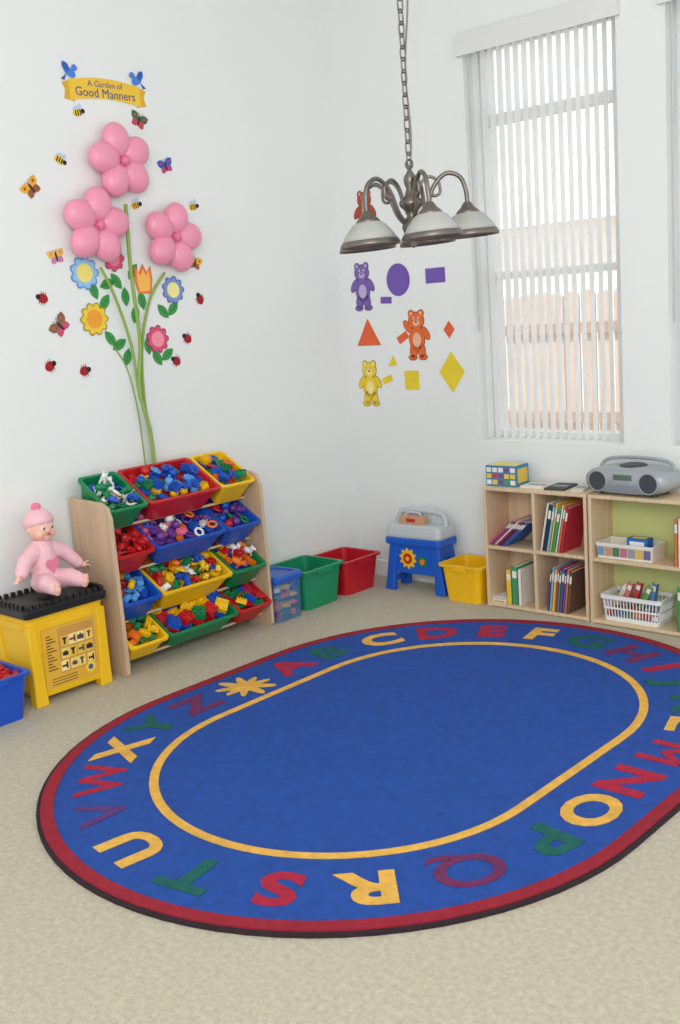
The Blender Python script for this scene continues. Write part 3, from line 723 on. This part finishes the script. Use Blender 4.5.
def bee(y,z,rot=0):
    b=MB(); b.poly(circ(-.008,.018,.016,.010,rot=.6),0,.001,paper((190,210,235))); b.poly(circ(.014,.020,.016,.010,rot=1.2),0,.001,paper((190,210,235)))
    b.poly(circ(0,0,.026,.015),.0012,.001,paper((245,200,40)))
    for x in(-.012,0,.012): b.poly([(x-.003,-.012),(x+.003,-.012),(x+.003,.012),(x-.003,.012)],.0023,.0004,paper(BLK))
    b.poly(circ(.026,.003,.010),.0014,.001,paper(BLK)); b.obj('bee_sticker',None,LW(y,z,.001)@R(rot,'Z'),label='yellow and black bee sticker on the white wall',cat='wall sticker',group='bee stickers')
for q in ((-1.60,2.40,.2),(-1.72,2.20,-.5),(-1.345,2.02,.2),(-1.01,2.02,.1)): bee(*q)
def ladybug(y,z,rot=0):
    b=MB(); b.poly(circ(0,0,.022,.018),0,.001,paper((190,20,35))); b.poly(circ(.020,0,.010),.0002,.0012,paper(BLK)); b.poly([(-.022,-.001),(.014,-.001),(.014,.001),(-.022,.001)],.0011,.0004,paper(BLK))
    for x,yy in((-.008,.008),(.005,.009),(-.008,-.008),(.005,-.009)): b.poly(circ(x,yy,.0035,n=8),.0011,.0004,paper(BLK))
    for x in(-.01,0,.01):
        for s in(-1,1): b.tube([(x,s*.015,.0008),(x+.003,s*.025,.0008)],.001,paper(BLK),5)
    b.obj('ladybug_sticker',None,LW(y,z,.001)@R(rot,'Z')@Matrix.Scale(1.15,4),label='red and black ladybug sticker on the white wall',cat='wall sticker',group='ladybug stickers')
for q in ((-1.88,1.63,2.8),(-1.02,1.59,2.0),(-1.885,1.345,.5),(-1.715,1.31,.2),(-1.20,1.31,2.6),(-1.12,1.41,2.5)): ladybug(*q)
# banner
bn=thing('paper_banner','yellow scroll banner reading Good Manners with two bluebirds','wall banner',LW(-1.445,2.50,.001))
ban=paper((238,196,60)); N=16
top=[(-.185+.37*i/N, .035+.018*math.cos(pi*(i/N-.5))) for i in range(N+1)]; bot=[(x,y-.085) for x,y in top][::-1]
b=MB(); b.poly(top+bot,0.001,.0015,ban)
for s in(-1,1): b.poly([(s*.185,.03),(s*.162,-.055),(s*.215,-.045),(s*.205,-.01),(s*.22,.02)],0,.001,paper((220,170,40)))
b.obj('scroll',bn)
b=MB(); b.text('A Garden of',.036,paper((90,70,140)),T(0,.026,.003),.0006); b.text('Good Manners',.052,paper((50,60,130)),T(0,-.012,.003),.0006); b.obj('lettering',bn,label='purple and blue hand-style lettering')
for s in(-1,1):
    b=MB(); bb_=paper((70,130,215))
    b.poly(circ(0,0,.030,.018,rot=s*.5),.003,.001,bb_); b.poly(circ(-s*.024,.02,.014),.0035,.001,bb_); b.poly(leafpts(s*.02,.022,.05,.03,s*1.0),.0042,.001,paper((40,90,180))); b.poly([(-s*.036,.022),(-s*.046,.018),(-s*.036,.015)],.0046,.0006,paper(ORG)); b.poly([(s*.02,-.008),(s*.048,-.03),(s*.03,-.034)],.003,.001,paper((40,90,180)))
    for q in b.v: q.x+=s*.175; q.y+=.062
    b.obj('bluebird',bn,label='blue paper bird')
# ------------------------------------------------------------------ back wall shapes
def bear(x,z,s,rgb,lab,wave=0):
    c=paper(rgb); d=paper(tuple(int(v*.62) for v in rgb)); l=paper(tuple(min(255,int(v*.5+125)) for v in rgb)); b=MB()
    def P(pts,z0,m): b.poly([(p[0]*s,p[1]*s) for p in pts],z0,.0007,m)
    for k,(m,g,z0) in enumerate(((d,.004,0),(c,0,.0008))):
        for q in(-1,1):
            P(circ(q*.032,.110,.017+g,.017+g),z0,m)
            P(circ(q*.026,-.080,.023+g,.040+g,rot=q*.12),z0,m); P(circ(q*.034,-.115,.026+g,.013+g),z0,m)
            P(circ(q*.058,.008 if not (wave==q) else .045,.017+g,.038+g,rot=q*.6 if wave!=q else -q*.7),z0,m)
        P(circ(0,-.02,.050+g,.062+g),z0,m); P(circ(0,.075,.050+g,.042+g,n=28),z0+.0001,m)
    P(circ(0,-.025,.028,.038),.0017,l); P(circ(0,.062,.022,.016),.0018,l); P(circ(0,.069,.007,.005),.0027,paper(BLK))
    for q in(-1,1): P(circ(q*.015,.088,.007),.0018,paper(WHT)); P(circ(q*.015,.088,.004),.0027,paper(BLK)); P(circ(q*.032,.112,.009),.0018,l)
    b.obj('bear_cutout',None,BW(x,z,.001),label=lab,cat='paper cutout',group='paper bear cutouts')
bear(.15,1.605,.98,(122,96,172),'purple paper teddy bear cutout taped to the wall')
bear(.505,1.335,1.0,(228,106,44),'orange paper teddy bear cutout raising one paw',-1)
bear(.16,1.085,.96,(240,205,50),'yellow paper teddy bear cutout taped to the wall')
bear(.20,1.985,.9,(176,70,50),'rust brown paper teddy bear cutout high on the wall')
def shape(nm,x,z,pts,rgb,lab):
    b=MB(); b.poly(pts,0,.001,paper(rgb)); b.poly([(p[0]*.97,p[1]*.97) for p in pts],.001,.0003,mat('paper_face',rgb,.7,.05)); b.obj(nm,None,BW(x,z,.001),label=lab,cat='paper cutout',group='paper shapes on the wall')
def rect(w,h,r=0):
    return [(x*math.cos(r)-y*math.sin(r),x*math.sin(r)+y*math.cos(r)) for x,y in ((-w/2,-h/2),(w/2,-h/2),(w/2,h/2),(-w/2,h/2))]
PP=(112,84,172); OO=(228,98,52); YY=(232,206,44)
shape('paper_circle',.40,1.625,circ(0,0,.078,.084,n=36),PP,'purple paper circle taped to the wall')
shape('paper_rectangle',.645,1.63,rect(.125,.075),PP,'purple paper rectangle taped to the wall')
shape('word_card',.31,1.525,rect(.075,.035,-.05),PP,'tiny purple word card below the circle')
shape('paper_triangle',.17,1.35,[(-.085,-.06),(.085,-.06),(0,.085)],OO,'orange paper triangle taped to the wall')
shape('word_card',.41,1.325,rect(.075,.04,.5),OO,'tiny orange word card beside the orange bear')
shape('paper_diamond',.715,1.355,[(0,-.045),(.035,0),(0,.045),(-.035,0)],OO,'small orange paper diamond on the wall')
shape('paper_triangle',.325,1.20,[(-.03,-.025),(.035,-.02),(.01,.035)],YY,'small yellow paper triangle on the wall')
shape('word_card',.285,1.105,rect(.07,.035,.35),YY,'tiny yellow word card beside the yellow bear')
shape('paper_square',.455,1.10,rect(.095,.10),YY,'yellow paper square taped to the wall')
shape('paper_diamond',.72,1.14,[(0,-.105),(.08,0),(0,.105),(-.08,0)],YY,'large yellow paper diamond taped to the wall')
# ------------------------------------------------------------------ chandelier
pewter=mat('brushed_pewter',(118,110,104),.38,.12,30,metal=.85); frost=translucent('frosted_glass',(196,197,192),.35)
HX,HY,HZ=2.095,-1.985,1.665
cl=thing('chandelier','five-arm pewter chandelier with frosted glass shades','chandelier',T(HX,HY,HZ))
b=MB(); b.lathe([(.003,-.012),(.010,-.005),(.007,.006),(.022,.020),(.030,.045),(.024,.065),(.014,.075),(.020,.09),(.034,.105),(.034,.115),(.018,.13),(.012,.15),(.018,.165),(.018,.18),(.008,.195),(.004,.205)],pewter,24); b.torus((0,0,.215),.012,.003,pewter,None,16,8,(1,0,0),(0,0,1)); b.obj('hub',cl)
yaw=.7564
rt=Vector((math.cos(yaw),math.sin(yaw),0)); tw=Vector((math.sin(yaw),-math.cos(yaw),0))
Tilt=Matrix.Rotation(math.radians(2.6),4,tw); RA=.160
for th in (-52,14,88,160,232):
    a=math.radians(th); d=rt*math.sin(a)+tw*math.cos(a)
    M=Tilt@frame(tuple(d),tuple(Vector((0,0,1)).cross(d)),(0,0,1))
    b=MB(); b.tube(smooth_pts([(.020,0,.055),(.045,0,.085),(.07,0,.145),(.108,0,.178),(.146,0,.165),(RA,0,.125),(RA,0,.08)]),.0062,pewter,10,M)
    b.tube(smooth_pts([(.02,0,.10),(.032,0,.15),(.056,0,.175),(.084,0,.162),(.088,0,.13),(.070,0,.122),(.064,0,.138)]),.0042,pewter,8,M)
    arm=b.obj('arm',cl)
    b=MB(); Ms=M@T(RA,0,.003)@Matrix.Diagonal((.95,.95,1,1))
    b.lathe([(.026,.068),(.048,.055),(.070,.030),(.083,.008),(.080,.008),(.067,.029),(.045,.052),(.026,.064)],frost,32,Ms); b.obj('lamp_shade',arm,label='frosted white glass shade')
    b=MB(); b.lathe([(.010,.092),(.016,.085),(.020,.078),(.030,.070),(.038,.060),(.034,.058),(.020,.066),(.001,.07)],pewter,24,Ms); b.lathe([(.081,.014),(.088,.003),(.087,-.003),(.083,-.002),(.080,.008)],pewter,32,Ms); b.obj('shade_fitter',arm,label='pewter cap and rim band')
b=MB(); z=.228; i=0
while z<3.4-HZ-.06:
    w=.0085; P=[]
    for k in range(14):
        a=2*pi*k/14; u=w*math.cos(a); v=.014*math.sin(a)+(.006 if math.sin(a)>0 else -.006)
        P.append((u,0,z+v) if i%2 else (0,u,z+v))
    b.tube(P,.0024,pewter,6,None,True,True); z+=.031; i+=1
b.obj('chain',cl,kind='stuff')
b=MB(); P=[]
nn=60; H0=.19; H1=3.4-HZ-.05
for t in range(nn+1):
    q=t/nn; off=.022*math.sin(pi*min(1,q*6)/2)*(1-q**6)
    P.append((rt*off*(.6+.4*math.cos(q*19))+tw*.006*math.sin(q*23))+Vector((0,0,H0+(H1-H0)*q)))
b.tube(P,.0028,mat('lamp_cord',(120,112,100),.5),6); b.obj('cord',cl)
b=MB(); b.lathe([(.006,3.4-HZ-.05),(.03,3.4-HZ-.04),(.06,3.4-HZ-.015),(.063,3.4-HZ)],pewter,28); b.obj('ceiling_canopy',cl)
# ------------------------------------------------------------------ light & world
w=bpy.data.worlds.new('World'); SC.world=w; w.use_nodes=True
bg=w.node_tree.nodes['Background']; bg.inputs[0].default_value=(0.94,0.975,1.0,1); bg.inputs[1].default_value=1.29
def area(name,loc,target,size,sy,power,col=(1,1,1)):
    L=bpy.data.lights.new(name,'AREA'); L.shape='RECTANGLE'; L.size=size; L.size_y=sy; L.energy=power; L.color=col
    o=bpy.data.objects.new(name,L); o.location=loc; d=Vector(target)-Vector(loc); o.rotation_euler=d.to_track_quat('-Z','Y').to_euler(); COL.objects.link(o)
area('room_daylight',(4.7,-5.2,2.6),(1.0,-1.2,0.9),1.8,1.4,82,(1,.98,.95))
S=bpy.data.lights.new('sun','SUN'); S.energy=3.4; S.angle=.02; S.color=(1,.99,.98)
so=bpy.data.objects.new('sun',S); so.rotation_euler=Vector((0.12,.5,-.85)).to_track_quat('-Z','Y').to_euler(); so.location=(0,-3,8); COL.objects.link(so)
# ------------------------------------------------------------------ camera
f,yaw,pit,roll=1064.9,0.7564,0.1885,-0.0723
fw=Vector((-math.sin(yaw)*math.cos(pit),math.cos(yaw)*math.cos(pit),-math.sin(pit)))
r=Vector((math.cos(yaw),math.sin(yaw),0)); u=r.cross(fw)
r2=r*math.cos(roll)+u*math.sin(roll); u2=-r*math.sin(roll)+u*math.cos(roll)
c=bpy.data.cameras.new('camera'); c.sensor_fit='VERTICAL'; c.sensor_height=24; c.lens=24*f/1024; c.clip_start=.05
co=bpy.data.objects.new('camera',c); co.matrix_world=frame(tuple(r2),tuple(u2),tuple(-fw),(4.0292,-4.417,1.5)); COL.objects.link(co); SC.camera=co
SC.view_settings.view_transform='Standard'
